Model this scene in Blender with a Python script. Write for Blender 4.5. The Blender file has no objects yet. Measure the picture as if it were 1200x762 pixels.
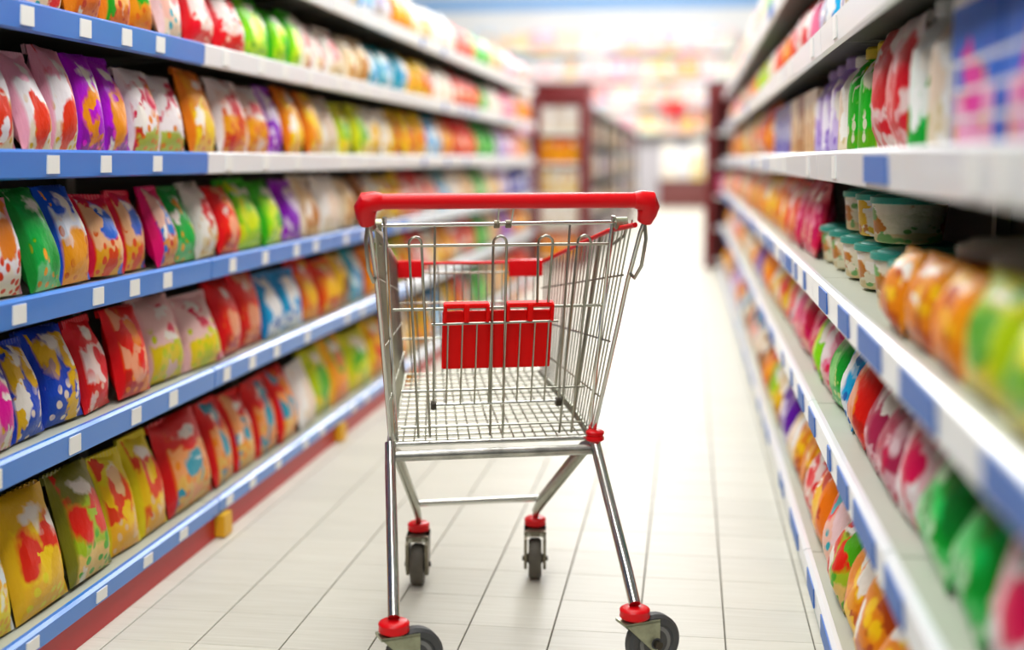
import bpy, bmesh, math, random
from mathutils import Vector, Matrix
random.seed(7)
C = bpy.context.scene.collection
scene = bpy.context.scene

# ------------------------------------------------------------------ camera
cam_d = bpy.data.cameras.new('camera'); cam = bpy.data.objects.new('camera', cam_d); C.objects.link(cam)
cam.location = (0, 0, 1.10)
cam.rotation_euler = (math.radians(90 - 7.6205), 0, math.radians(8.0922))
cam_d.sensor_width = 36; cam_d.lens = 36 * 1450 / 1200
cam_d.clip_start = 0.05; cam_d.clip_end = 120
cam_d.dof.use_dof = True; cam_d.dof.focus_distance = 2.78; cam_d.dof.aperture_fstop = 1.0
scene.camera = cam
# ------------------------------------------------------------------ world, lamps, exposure
w = bpy.data.worlds.new('world'); scene.world = w; w.use_nodes = True
w.node_tree.nodes['Background'].inputs[0].default_value = (0.9, 0.95, 1, 1)
w.node_tree.nodes['Background'].inputs[1].default_value = 0.4
def lamp(x, y, z, sx, sy, power, color=(1, 0.99, 0.975), tilt=0):
    l = bpy.data.lights.new('ceiling_or_fill_lamp', 'AREA'); l.shape = 'RECTANGLE'; l.size = sx; l.size_y = sy
    l.energy = power; l.color = color
    o = bpy.data.objects.new('ceiling_or_fill_lamp', l); C.objects.link(o); o.location = (x, y, z); o.rotation_euler.x = math.radians(tilt)
lamp(-0.8, -1.0, 2.8, 1.0, 1.9, 30)
for k in range(6):
    lamp(-0.62, 1.2 + 2.2 * k, 2.8, 0.9, 1.9, 29 + 1.2 * k)
for k in range(5):
    lamp(-0.6, 14.4 + 2.6 * k, 4.5, 2.2, 2.0, 100)
lamp(-1.8, 24.0, 4.75, 6.0, 0.6, 300, tilt=68)  # added fill light aimed at the back wall, kept above the view
vs = scene.view_settings
vs.view_transform = 'Standard'; vs.look = 'None'; vs.gamma = 1; vs.use_curve_mapping = False
vs.exposure = 0.5

# ------------------------------------------------------------------ helpers
def lin(h):
    if isinstance(h, str):
        h = h.lstrip('#'); h = [int(h[i:i + 2], 16) / 255 for i in (0, 2, 4)]
    return tuple(c / 12.92 if c <= 0.04045 else ((c + 0.055) / 1.055) ** 2.4 for c in h) + (1.0,)

def mat(name, col, rough=0.5, metal=0.0, noise=0.0, nscale=20, bump=0.0, coat=0.0, spec=0.5):
    m = bpy.data.materials.new(name); m.use_nodes = True
    nt = m.node_tree; b = nt.nodes['Principled BSDF']
    b.inputs['Base Color'].default_value = lin(col); b.inputs['Roughness'].default_value = rough
    b.inputs['Metallic'].default_value = metal; b.inputs['Coat Weight'].default_value = coat
    b.inputs['Specular IOR Level'].default_value = spec
    if noise or bump:
        tc = nt.nodes.new('ShaderNodeTexCoord'); n = nt.nodes.new('ShaderNodeTexNoise')
        n.inputs['Scale'].default_value = nscale; n.inputs['Detail'].default_value = 4
        nt.links.new(tc.outputs['Object'], n.inputs['Vector'])
        if noise:
            mx = nt.nodes.new('ShaderNodeMix'); mx.data_type = 'RGBA'; mx.blend_type = 'MULTIPLY'
            mx.inputs[0].default_value = 1
            mx.inputs[6].default_value = lin(col)
            rp = nt.nodes.new('ShaderNodeValToRGB')
            rp.color_ramp.elements[0].color = (1 - noise,) * 3 + (1,); rp.color_ramp.elements[1].color = (1, 1, 1, 1)
            rp.color_ramp.elements[0].position = .3; rp.color_ramp.elements[1].position = .7
            nt.links.new(n.outputs['Fac'], rp.inputs[0]); nt.links.new(rp.outputs[0], mx.inputs[7])
            nt.links.new(mx.outputs[2], b.inputs['Base Color'])
        if bump:
            bp = nt.nodes.new('ShaderNodeBump'); bp.inputs['Strength'].default_value = bump; bp.inputs['Distance'].default_value = .002
            nt.links.new(n.outputs['Fac'], bp.inputs['Height']); nt.links.new(bp.outputs[0], b.inputs['Normal'])
    return m

class MB:
    """collects shapes into one mesh"""
    def __init__(s): s.v = []; s.f = []; s.mi = []; s.cur = 0
    def add(s, v, f):
        o = len(s.v); s.v += [tuple(p) for p in v]; s.f += [tuple(i + o for i in q) for q in f]; s.mi += [s.cur] * len(f)
    def box(s, x0, x1, y0, y1, z0, z1):
        s.add([(x0, y0, z0), (x1, y0, z0), (x1, y1, z0), (x0, y1, z0), (x0, y0, z1), (x1, y0, z1), (x1, y1, z1), (x0, y1, z1)],
              [(0, 3, 2, 1), (4, 5, 6, 7), (0, 1, 5, 4), (1, 2, 6, 5), (2, 3, 7, 6), (3, 0, 4, 7)])
    def bevbox(s, x0, x1, y0, y1, z0, z1, b=.005):
        bm = bmesh.new(); bmesh.ops.create_cube(bm, size=1)
        for q in bm.verts:
            q.co = ((x0 + x1) / 2 + q.co.x * (x1 - x0), (y0 + y1) / 2 + q.co.y * (y1 - y0), (z0 + z1) / 2 + q.co.z * (z1 - z0))
        bmesh.ops.bevel(bm, geom=bm.edges[:], offset=b, segments=2, affect='EDGES', profile=.7)
        bm.verts.index_update(); s.add([q.co[:] for q in bm.verts], [[q.index for q in f.verts] for f in bm.faces]); bm.free()
    def tube(s, pts, r, n=8, closed=False, cap=True):
        pts = [Vector(p) for p in pts]; m = len(pts); rr = r if isinstance(r, (list, tuple)) else [r] * m
        v = []; f = []; ref = None
        for i, p in enumerate(pts):
            a = pts[i - 1] if (i > 0 or closed) else p; b = pts[(i + 1) % m] if (i < m - 1 or closed) else p
            t = ((p - a).normalized() + (b - p).normalized())
            t = t.normalized() if t.length > 1e-9 else (b - a).normalized()
            if ref is None:
                ref = Vector((0, 0, 1)) if abs(t.z) < .9 else Vector((1, 0, 0))
            u = (ref - t * ref.dot(t)).normalized(); ref = u; q = t.cross(u)
            for k in range(n):
                an = 2 * math.pi * k / n; v.append(p + (u * math.cos(an) + q * math.sin(an)) * rr[i])
        for i in range(m if closed else m - 1):
            for k in range(n):
                a = i * n + k; b = i * n + (k + 1) % n; j = (i + 1) % m
                f.append((a, b, j * n + (k + 1) % n, j * n + k))
        if cap and not closed:
            f.append(tuple(reversed(range(n)))); f.append(tuple(range((m - 1) * n, m * n)))
        s.add(v, f)
    def lathe(s, prof, n=20, M=None):
        v = []; f = []; m = len(prof)
        for (r, z) in prof:
            for k in range(n):
                a = 2 * math.pi * k / n; v.append(Vector((r * math.cos(a), r * math.sin(a), z)))
        for i in range(m - 1):
            for k in range(n):
                f.append((i * n + k, i * n + (k + 1) % n, (i + 1) * n + (k + 1) % n, (i + 1) * n + k))
        f.append(tuple(reversed(range(n)))); f.append(tuple(range((m - 1) * n, m * n)))
        if M is not None: v = [M @ p for p in v]
        s.add(v, f)
    def prism(s, poly, t0, t1, M=None):
        """polygon in local XZ, thickness along Y"""
        n = len(poly); v = [Vector((x, t0, z)) for x, z in poly] + [Vector((x, t1, z)) for x, z in poly]
        f = [tuple(range(n)), tuple(reversed(range(n, 2 * n)))] + [(i, i + n, (i + 1) % n + n, (i + 1) % n) for i in range(n)]
        if M is not None: v = [M @ p for p in v]
        s.add(v, f)
    def mesh(s, name, smooth=True):
        me = bpy.data.meshes.new(name); me.from_pydata(s.v, [], s.f)
        bm = bmesh.new(); bm.from_mesh(me); bmesh.ops.recalc_face_normals(bm, faces=bm.faces); bm.to_mesh(me); bm.free()
        if smooth:
            me.polygons.foreach_set('use_smooth', [True] * len(me.polygons))
            try: me.set_sharp_from_angle(angle=math.radians(38))
            except Exception: pass
        return me
    def build(s, name, m, parent=None, smooth=True):
        me = s.mesh(name, smooth)
        for q in (m if isinstance(m, (list, tuple)) else [m]): me.materials.append(q)
        if any(s.mi): me.polygons.foreach_set('material_index', s.mi)
        return link(name, me, parent)

def link(name, me, parent=None):
    o = bpy.data.objects.new(name, me); C.objects.link(o)
    if parent is not None: o.parent = parent
    return o
def tag(o, label, cat, group=None):
    o['label'] = label; o['category'] = cat
    if group: o['group'] = group
    return o
def empty(name, loc, rz=0):
    o = bpy.data.objects.new(name, None); C.objects.link(o); o.location = loc; o.rotation_euler = (0, 0, rz); o.empty_display_size = .1
    return o
def struct(o): o['kind'] = 'structure'; return o
def place(name, me, m, loc, rz=0, scale=(1, 1, 1), parent=None, rx=0):
    """shared mesh, material on the object"""
    o = link(name, me, parent); o.location = loc; o.rotation_euler = (rx, 0, rz); o.scale = scale
    if m is not None: o.material_slots[0].link = 'OBJECT'; o.material_slots[0].material = m
    return o
ONES = 'first second third fourth fifth sixth seventh eighth ninth tenth eleventh twelfth thirteenth fourteenth fifteenth sixteenth seventeenth eighteenth nineteenth'.split()
TENS = {2: ('twenty', 'twentieth'), 3: ('thirty', 'thirtieth'), 4: ('forty', 'fortieth'), 5: ('fifty', 'fiftieth'), 6: ('sixty', 'sixtieth'), 7: ('seventy', 'seventieth')}
def ordinal(n):
    if n < 20: return ONES[n - 1]
    t, u = divmod(n, 10)
    return TENS[t][1] if u == 0 else TENS[t][0] + '-' + ONES[u - 1]

# ------------------------------------------------------------------ materials
M = {}
M['chrome'] = mat('chrome_tube', '#d8d9d2', .16, 1.0, .08, 30)
M['zinc'] = mat('zinc_wire', '#b0b1a3', .28, 1.0, .15, 60)
M['worn'] = mat('worn_chrome', '#c8c8c0', .3, 1.0, .45, 25)
M['red'] = mat('red_plastic', '#e80010', .35, 0, spec=.35)
M['redflap'] = mat('red_flap_plastic', '#fb0000', .5, spec=.2)
M['tyre'] = mat('grey_rubber', '#4d4f50', .6, 0, .2, 40)
M['fronttyre'] = mat('worn_brown_rubber', '#5d574c', .6, 0, .25, 40)
M['hub'] = mat('grey_hub', '#7c7e7c', .45)
M['fork'] = mat('galvanised_fork', '#b2b69a', .4, .8, .35, 40)
M['frontfork'] = mat('dulled_fork_steel', '#8d8672', .45, .7, .4, 40)
M['bolt'] = mat('dark_bolt', '#4a453c', .45, .8)
M['tile'] = None
M['grout'] = mat('dark_grout', '#6f6c62', .9, 0, .3, 30)
M['under'] = mat('shaded_underside', '#3e3e37', .55)  # shade beneath the shelves put into the colour of their lower faces
M['shelf'] = mat('grey_shelf_steel', '#b9bdae', .45, .0, .06, 8)
M['back'] = mat('dark_back_panel', '#33302b', .6, 0, .1, 5)
M['upright'] = mat('upright_grey', '#8d8e86', .45, .2)
M['blue'] = mat('blue_rail', '#2f7fdc', .28, coat=.25)
M['pale'] = mat('pale_rail', '#c9d6e6', .3, coat=.2)
M['whiterail'] = mat('white_rail', '#eef1f4', .3, coat=.2)
M['tag'] = mat('white_paper_tag', '#f3f4f0', .5)
M['bluetag'] = mat('blue_paper_tag', '#3f74c6', .5)
M['kick'] = mat('red_kick_plate', '#c41c22', .4, 0, .12, 6)
M['greykick'] = mat('grey_kick_plate', '#b6c0c2', .45)
M['yellow'] = mat('yellow_clip', '#e8b01a', .45)
M['maroon'] = mat('burgundy_panel', '#7e2024', .45, 0, .1, 4)
M['darkframe'] = mat('dark_frame', '#4a3a33', .5)
M['wall'] = mat('white_wall', '#f2f3f2', .7, 0, .03, 2)
M['greywall'] = mat('grey_wall', '#c9c4c8', .7)
M['ceil'] = mat('ceiling_white', '#eeeeee', .8)
M['bluewall'] = mat('blue_band', '#7fb4ea', .6)
M['brown'] = mat('brown_counter', '#6a3330', .5)
M['wire'] = mat('white_wire', '#dfe2df', .35, .3)

def tile_mat():
    m = bpy.data.materials.new('glazed_floor_tile'); m.use_nodes = True; nt = m.node_tree; b = nt.nodes['Principled BSDF']
    tc = nt.nodes.new('ShaderNodeTexCoord'); mp = nt.nodes.new('ShaderNodeMapping'); mp.inputs['Scale'].default_value = (3, 60, 1)
    ge = nt.nodes.new('ShaderNodeNewGeometry')
    n = nt.nodes.new('ShaderNodeTexNoise'); n.inputs['Scale'].default_value = 1.5; n.inputs['Detail'].default_value = 5
    oi = nt.nodes.new('ShaderNodeObjectInfo')
    nt.links.new(ge.outputs['Position'], mp.inputs['Vector']); nt.links.new(mp.outputs[0], n.inputs['Vector'])
    rp = nt.nodes.new('ShaderNodeValToRGB'); rp.color_ramp.elements[0].position = .3; rp.color_ramp.elements[1].position = .72
    rp.color_ramp.elements[0].color = lin('#cdcabb'); rp.color_ramp.elements[1].color = lin('#d9d7ca')
    nt.links.new(n.outputs['Fac'], rp.inputs[0])
    hs = nt.nodes.new('ShaderNodeHueSaturation'); mr = nt.nodes.new('ShaderNodeMapRange'); mr.inputs[3].default_value = .95; mr.inputs[4].default_value = 1.03
    nt.links.new(oi.outputs['Random'], mr.inputs[0]); nt.links.new(mr.outputs[0], hs.inputs['Value']); nt.links.new(rp.outputs[0], hs.inputs['Color'])
    nt.links.new(hs.outputs[0], b.inputs['Base Color'])
    b.inputs['Roughness'].default_value = .42; b.inputs['Specular IOR Level'].default_value = .22
    return m
M['tile'] = tile_mat()

def pack_mat(name, top, mid, bot, acc, acc2, motif='blob', cz=.45, r=.3, rough=.38, bands=(.22, .68), logo='#f6f1ea', busy=.44, side=None):
    """flat print of a pack: colour bands over the height, a ragged emblem, food-like speckles"""
    m = bpy.data.materials.new('print_' + name); m.use_nodes = True; nt = m.node_tree; N = nt.nodes.new; L = nt.links.new
    b = nt.nodes['Principled BSDF']; b.inputs['Roughness'].default_value = rough; b.inputs['Specular IOR Level'].default_value = .4
    tc = N('ShaderNodeTexCoord'); sp = N('ShaderNodeSeparateXYZ'); L(tc.outputs['Generated'], sp.inputs[0])
    oi = N('ShaderNodeObjectInfo')
    ns = N('ShaderNodeTexNoise'); ns.noise_dimensions = '4D'; ns.inputs['Scale'].default_value = 4; ns.inputs['Detail'].default_value = 2
    mu = N('ShaderNodeMath'); mu.operation = 'MULTIPLY'; mu.inputs[1].default_value = 3
    L(oi.outputs['Random'], mu.inputs[0]); L(mu.outputs[0], ns.inputs['W']); L(tc.outputs['Generated'], ns.inputs['Vector'])
    wob = N('ShaderNodeMath'); wob.operation = 'MULTIPLY_ADD'; wob.inputs[1].default_value = .35; wob.inputs[2].default_value = -.175
    L(ns.outputs['Fac'], wob.inputs[0])
    zz = N('ShaderNodeMath'); zz.operation = 'ADD'; L(sp.outputs['Z'], zz.inputs[0]); L(wob.outputs[0], zz.inputs[1])
    rp = N('ShaderNodeValToRGB'); cr = rp.color_ramp
    cr.elements[0].position = bands[0]; cr.elements[0].color = lin(bot)
    cr.elements[1].position = bands[1] + .04; cr.elements[1].color = lin(top)
    e = cr.elements.new(bands[0] + .05); e.color = lin(mid)
    e = cr.elements.new(bands[1]); e.color = lin(mid)
    L(zz.outputs[0], rp.inputs[0]); col = rp.outputs[0]
    def mix(fac, a, bcol):
        mx = N('ShaderNodeMix'); mx.data_type = 'RGBA'; L(fac, mx.inputs[0])
        L(a, mx.inputs[6]); mx.inputs[7].default_value = lin(bcol); return mx.outputs[2]
    def step(val, thr, soft=.03, below=True):
        mr = N('ShaderNodeMapRange'); mr.inputs[1].default_value = thr - soft; mr.inputs[2].default_value = thr + soft
        mr.inputs[3].default_value = 1 if below else 0; mr.inputs[4].default_value = 0 if below else 1
        L(val, mr.inputs[0]); return mr.outputs[0]
    # speckles of food in the lower part
    vo = N('ShaderNodeTexVoronoi'); vo.inputs['Scale'].default_value = 5.5; L(tc.outputs['Generated'], vo.inputs['Vector'])
    low = step(zz.outputs[0], bands[0] + .22, .08); sk = step(vo.outputs['Distance'], .32, .05)
    an = N('ShaderNodeMath'); an.operation = 'MULTIPLY'; L(low, an.inputs[0]); L(sk, an.inputs[1])
    col = mix(an.outputs[0], col, acc2)
    cx = N('ShaderNodeCombineXYZ'); L(sp.outputs['X'], cx.inputs[0]); L(sp.outputs['Z'], cx.inputs[2])
    if motif in ('blob', 'ring', 'two'):
        centers = [(.5, cz)] if motif != 'two' else [(.3, cz), (.72, cz + .03)]
        for c in centers:
            dv = N('ShaderNodeVectorMath'); dv.operation = 'DISTANCE'; L(cx.outputs[0], dv.inputs[0]); dv.inputs[1].default_value = (c[0], 0, c[1])
            ad = N('ShaderNodeMath'); ad.operation = 'ADD'; L(dv.outputs['Value'], ad.inputs[0]); L(wob.outputs[0], ad.inputs[1])
            col = mix(step(ad.outputs[0], r), col, acc)
            if motif == 'ring': col = mix(step(ad.outputs[0], r * .6), col, acc2)
    elif motif == 'stripe':
        s2 = N('ShaderNodeMath'); s2.operation = 'MULTIPLY_ADD'; s2.inputs[1].default_value = .8; L(sp.outputs['X'], s2.inputs[0]); L(zz.outputs[0], s2.inputs[2])
        ab = N('ShaderNodeMath'); ab.operation = 'SUBTRACT'; ab.inputs[1].default_value = cz + .4; L(s2.outputs[0], ab.inputs[0])
        ab2 = N('ShaderNodeMath'); ab2.operation = 'ABSOLUTE'; L(ab.outputs[0], ab2.inputs[0])
        col = mix(step(ab2.outputs[0], r * .5), col, acc)
    elif motif == 'dots':
        v2 = N('ShaderNodeTexVoronoi'); v2.inputs['Scale'].default_value = 3.2; L(tc.outputs['Generated'], v2.inputs['Vector'])
        hi = step(sp.outputs['Z'], bands[0] + .15, .05, False); s3 = step(v2.outputs['Distance'], r, .05)
        a2 = N('ShaderNodeMath'); a2.operation = 'MULTIPLY'; L(hi, a2.inputs[0]); L(s3, a2.inputs[1]); col = mix(a2.outputs[0], col, acc)
    # a pale ragged logo near the top and scattered print in the pack's own colours
    dv = N('ShaderNodeVectorMath'); dv.operation = 'DISTANCE'
    sc = N('ShaderNodeVectorMath'); sc.operation = 'MULTIPLY'; sc.inputs[1].default_value = (.55, 0, 1.4); L(cx.outputs[0], sc.inputs[0])
    L(sc.outputs[0], dv.inputs[0]); dv.inputs[1].default_value = (.275, 0, .80 * 1.4)
    ad = N('ShaderNodeMath'); ad.operation = 'ADD'; L(dv.outputs['Value'], ad.inputs[0]); L(wob.outputs[0], ad.inputs[1])
    col = mix(step(ad.outputs[0], .10), col, logo)
    v3 = N('ShaderNodeTexVoronoi'); v3.voronoi_dimensions = '4D'; v3.inputs['Scale'].default_value = 3.4
    n4 = N('ShaderNodeTexNoise'); n4.inputs['Scale'].default_value = 5; L(tc.outputs['Generated'], n4.inputs['Vector'])
    va = N('ShaderNodeVectorMath'); va.operation = 'MULTIPLY_ADD'; va.inputs[1].default_value = (.35, .0, .35); L(n4.outputs['Color'], va.inputs[0]); L(cx.outputs[0], va.inputs[2]); L(va.outputs[0], v3.inputs['Vector']); L(mu.outputs[0], v3.inputs['W'])
    cs = N('ShaderNodeSeparateColor'); L(v3.outputs['Color'], cs.inputs[0])
    r3 = N('ShaderNodeValToRGB'); r3.color_ramp.interpolation = 'CONSTANT'
    pal = [acc, acc2, mid, '#f4efe6', acc, top]
    r3.color_ramp.elements[0].color = lin(pal[0]); r3.color_ramp.elements[1].position = 1 / 6; r3.color_ramp.elements[1].color = lin(pal[1])
    for i_ in range(2, 6): r3.color_ramp.elements.new(i_ / 6).color = lin(pal[i_])
    L(cs.outputs[0], r3.inputs[0])
    on = step(cs.outputs[1], busy, .02); ed = step(v3.outputs['Distance'], .62, .06)
    a3 = N('ShaderNodeMath'); a3.operation = 'MULTIPLY'; L(on, a3.inputs[0]); L(ed, a3.inputs[1])
    mx3 = N('ShaderNodeMix'); mx3.data_type = 'RGBA'; L(a3.outputs[0], mx3.inputs[0]); L(col, mx3.inputs[6]); L(r3.outputs[0], mx3.inputs[7]); col = mx3.outputs[2]
    if side:
        col = mix(step(sp.outputs['X'], .13, .02), col, side); col = mix(step(sp.outputs['X'], .93, .02, False), col, side)
    hs = N('ShaderNodeHueSaturation'); hs.inputs['Saturation'].default_value = 1.22; mr = N('ShaderNodeMapRange'); mr.inputs[3].default_value = .92; mr.inputs[4].default_value = 1.06
    L(oi.outputs['Random'], mr.inputs[0]); L(mr.outputs[0], hs.inputs['Value']); L(col, hs.inputs['Color']); L(hs.outputs[0], b.inputs['Base Color'])
    # crinkles of the film
    n2 = N('ShaderNodeTexNoise'); n2.inputs['Scale'].default_value = 9; n2.inputs['Detail'].default_value = 3; L(tc.outputs['Generated'], n2.inputs['Vector'])
    bp = N('ShaderNodeBump'); bp.inputs['Strength'].default_value = .25; bp.inputs['Distance'].default_value = .01
    L(n2.outputs['Fac'], bp.inputs['Height']); L(bp.outputs[0], b.inputs['Normal'])
    return m

# design: (words for the label, print material, plain colour for seal or lid)
D = {}
def design(key, words, top, mid, bot, acc, acc2, motif='blob', seal=None, **kw):
    if 'side' not in kw and '_lid' not in key and 'clear' not in key: kw['side'] = seal or top
    D[key] = (words, pack_mat(key, top, mid, bot, acc, acc2, motif, **kw), mat('seal_' + key, seal or top, .35, 0, .2, 60))
design('straw', 'white pink {k} with red fruit', '#f6b9cb', '#f4eef0', '#e7d9c4', '#e8442f', '#d8b34e', 'blob', cz=.24, r=.24)
design('straw_b', 'pale pink {k} with orange fruit', '#efb2c2', '#f4f0f4', '#efe4d2', '#f0a070', '#e2503c', 'blob', cz=.62, r=.24)
design('purple_orange', 'violet {k} with orange print', '#b310d2', '#c22be0', '#8a2c9a', '#f2a35c', '#e06ad0', 'blob', cz=.35, r=.28, seal='#a00cc8')
design('floral', 'white {k} with crimson flower spots', '#f3e6e6', '#f6eeee', '#b9c26a', '#d51a4a', '#e88a30', 'two', cz=.66, r=.2)
design('orange_y', 'orange {k} with yellow band', '#e87a10', '#f29a14', '#e9b21c', '#f6d23a', '#d55a10', 'stripe', cz=.4, r=.3)
design('white_orange', 'white {k} with golden food', '#f4ecec', '#f0d7cf', '#f0a013', '#cf2f3a', '#e26012', 'blob', cz=.66, r=.17, bands=(.42, .8))
design('purple_white', 'lilac {k} with white band', '#a43ad0', '#e6d9ee', '#a05ac0', '#8a22c0', '#efe6f2', 'stripe', cz=.3, r=.35)
design('white', 'plain white {k} with faint print', '#f4f3ee', '#f6f4f0', '#ecdfcb', '#e8d6c4', '#d9c8a0', 'blob', cz=.5, r=.25)
design('yellowgreen', 'yellow and green {k}', '#d8dc1a', '#b6d41c', '#e8d23a', '#4ea81e', '#f0e060', 'blob', cz=.5, r=.25)
design('white_y', 'white {k} with yellow print', '#f1f0ea', '#f3eede', '#e6c23c', '#eebd22', '#c97a20', 'blob', cz=.45, r=.24)
design('yellow_red', 'yellow {k} with red print', '#f0cc12', '#f4c81a', '#e8a818', '#e03222', '#c8421a', 'blob', cz=.45, r=.27)
design('blue_white', 'sky blue {k} with white print', '#1a8fd0', '#58b4e4', '#e4ecf0', '#f2f4f4', '#1f6cc0', 'blob', cz=.55, r=.26)
design('teal_white', 'teal {k} with white print', '#12a3b4', '#dfeef0', '#1a9ac8', '#0f8ec4', '#e8e2d0', 'stripe', cz=.35, r=.35)
design('red', 'red {k} with pale print', '#e8141c', '#ec2218', '#c8261a', '#f3b49a', '#f08a40', 'blob', cz=.35, r=.2)
design('red_white', 'red and white {k}', '#e3202a', '#f3dfda', '#df2a28', '#e8303c', '#f2c8b8', 'dots', r=.34)
design('green', 'deep green {k} with light print', '#0f9a2a', '#22b03a', '#5cc06a', '#9ad890', '#d8e8a0', 'blob', cz=.4, r=.2)
design('lime', 'lime green {k} with yellow print', '#38b41c', '#86e012', '#b4e030', '#d9ec40', '#5cb020', 'blob', cz=.45, r=.25)
design('lavender', 'lavender {k} with white print', '#b9a2dc', '#d6c6ea', '#c0b2dd', '#efeaf6', '#9a82c8', 'blob', cz=.5, r=.25)
design('pink', 'rose pink {k} with white print', '#f0709a', '#f49ab4', '#f2c0c0', '#f6e8ea', '#e8506a', 'blob', cz=.5, r=.24)
design('orange', 'plain orange {k}', '#f07a1a', '#f48a22', '#f0a840', '#f6c060', '#e05a1a', 'blob', cz=.4, r=.24)
design('peach_green', 'peach {k} with green arc', '#f0a070', '#f2bc84', '#e2702a', '#2f9e2a', '#c83a22', 'ring', cz=.7, r=.3)
design('pinkwhite', 'white and blush {k}', '#f4d6d8', '#f2c6b8', '#efd9c0', '#ee6a6a', '#2aa6b4', 'blob', cz=.6, r=.2)
design('white_red', 'cream {k} with a red disc', '#f1ece4', '#f3eee6', '#e8d8b6', '#dc2632', '#d8a860', 'blob', cz=.6, r=.2)
design('beige', 'beige {k} with brown food', '#eaddc6', '#ead0a8', '#dcb47c', '#b9793a', '#a8642a', 'blob', cz=.36, r=.22)
design('brown', 'brown {k} with cream print', '#8a4a24', '#a05a2a', '#c08a4a', '#ecd9b4', '#5a2a14', 'blob', cz=.5, r=.24)
design('green_orange', 'green topped {k} with orange food', '#0c9636', '#1fa246', '#7cc08a', '#2fae50', '#f0a038', 'stripe', cz=.4, r=.3, seal='#0a8a2c')
design('blue_orange', 'blue topped {k} with orange food', '#4468d8', '#dfe4f0', '#f0a044', '#f0b070', '#d86a1e', 'blob', cz=.3, r=.22, bands=(.4, .7))
design('red_blue', 'crimson edged {k} with blue oval', '#e0124a', '#f0c4a0', '#e6b068', '#3a70d8', '#e04a28', 'blob', cz=.66, r=.24, bands=(.3, .8), seal='#e00a3c')
design('pink_blue', 'magenta {k} with blue oval', '#e81a70', '#f0c8b8', '#d8a070', '#4a84cc', '#c03a4a', 'blob', cz=.55, r=.2, bands=(.3, .72))
design('magenta_blue', 'blue {k} with magenta disc', '#2440b8', '#f2ead8', '#e6b0c0', '#e60a9a', '#d8b060', 'blob', cz=.4, r=.26)
design('blue_yellow', 'royal blue {k} with gold print', '#1c44c4', '#1e4ec8', '#2450b8', '#e9b926', '#f2e4d2', 'two', cz=.66, r=.2)
design('floral_yellow', 'pink floral {k} with yellow foot', '#efc6c6', '#f0cfcb', '#ead116', '#d6244e', '#c8d020', 'dots', r=.36, bands=(.36, .85))
design('orange_red', 'orange {k} with scarlet top', '#e6341c', '#f07a1c', '#f0a028', '#f6c24a', '#c83218', 'blob', cz=.42, r=.22)
design('yellow_brown', 'mustard {k} with brown food', '#e0b41e', '#e8bc3a', '#b97a2a', '#7a4a1e', '#9a5a20', 'blob', cz=.3, r=.22)
design('white_yellow', 'white {k} over yellow foot', '#e8ecee', '#d9e2e4', '#efd91a', '#c9d0d4', '#f0b420', 'blob', cz=.66, r=.2, bands=(.4, .8))
design('yellow_tomato', 'yellow {k} with red peppers', '#e8b612', '#f2ca14', '#f0b818', '#e02a18', '#e8d838', 'two', cz=.5, r=.2)
design('green_red', 'olive {k} with red and green food', '#7a7a1e', '#a8c05a', '#e8c88a', '#e0403a', '#5cae3a', 'two', cz=.5, r=.2)
design('yellow_big', 'large yellow {k} with tomato print', '#e9d31a', '#f2c414', '#f0b02a', '#e23a16', '#e8c6a0', 'blob', cz=.58, r=.26, seal='#e6d21a')
design('red_cream', 'red topped {k} with teal disc', '#e80a12', '#f2b48c', '#e8c080', '#2a98b0', '#f09040', 'blob', cz=.46, r=.15, bands=(.3, .62), seal='#e2080e')
design('orange_green', 'orange {k} with green arc', '#f2b622', '#f09a1c', '#e8861a', '#3cae3a', '#e86a1a', 'ring', cz=.66, r=.26)
design('grey_white', 'grey white {k}', '#d9d8de', '#e4e2e2', '#d8cfc4', '#9a90b4', '#c8b898', 'blob', cz=.5, r=.25)
design('blue_box', 'dark blue {k} with white print', '#1c2c9c', '#2438a8', '#5a50b0', '#e8ecf4', '#8a80d0', 'blob', cz=.45, r=.2)
design('blue_pink', 'bright blue {k} with pink foot', '#eceef0', '#1668d8', '#efb0d0', '#e84aa8', '#e8a030', 'blob', cz=.3, r=.16, bands=(.30, .84), busy=.12, logo='#1668d8', side='#1468d6', rough=.6)
design('green_yellow', 'green {k} with yellow neck', '#e8c832', '#10b81e', '#6aa848', '#0cae18', '#d8d8c0', 'blob', cz=.5, r=.22, bands=(.2, .8))
design('white_green', 'white {k} with green drop', '#f2f4f2', '#eef2ee', '#15b24a', '#0fa030', '#a8dcb8', 'stripe', cz=.3, r=.24)
design('red_drop', 'white {k} with two red strokes', '#f0e6e4', '#f0d8d6', '#e05a60', '#dc0f24', '#f2c4c8', 'two', cz=.55, r=.24)
design('teal_lid', 'cream {k} under a teal lid', '#efe6d4', '#e6dfc8', '#d8c49a', '#c07a34', '#7aa86a', 'blob', cz=.5, r=.24, seal='#2fa694')
design('cream_lid', 'orange {k} under a cream lid', '#e8902a', '#e98a2c', '#e0701e', '#f4c850', '#c8421a', 'blob', cz=.5, r=.24, seal='#ece6d4')
design('magenta_red', 'magenta {k} with pink print', '#c4123a', '#d41a5e', '#e0607a', '#f0a4b8', '#f0c0b0', 'dots', r=.3)
design('pink_clear', 'pink and cream {k} of sweets', '#d85a84', '#f0c4cc', '#eadadc', '#e02a5a', '#f6eff0', 'dots', r=.3)
design('green_clear', 'leaf green {k} of sweets', '#1c7a30', '#2a9a3c', '#6cc67a', '#52d274', '#c6e6c0', 'dots', r=.34)
design('rosewood', 'dusky red {k} of sweets', '#8a3040', '#b0566a', '#e2b8c0', '#e8d0d4', '#c83a5a', 'dots', r=.3)
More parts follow.
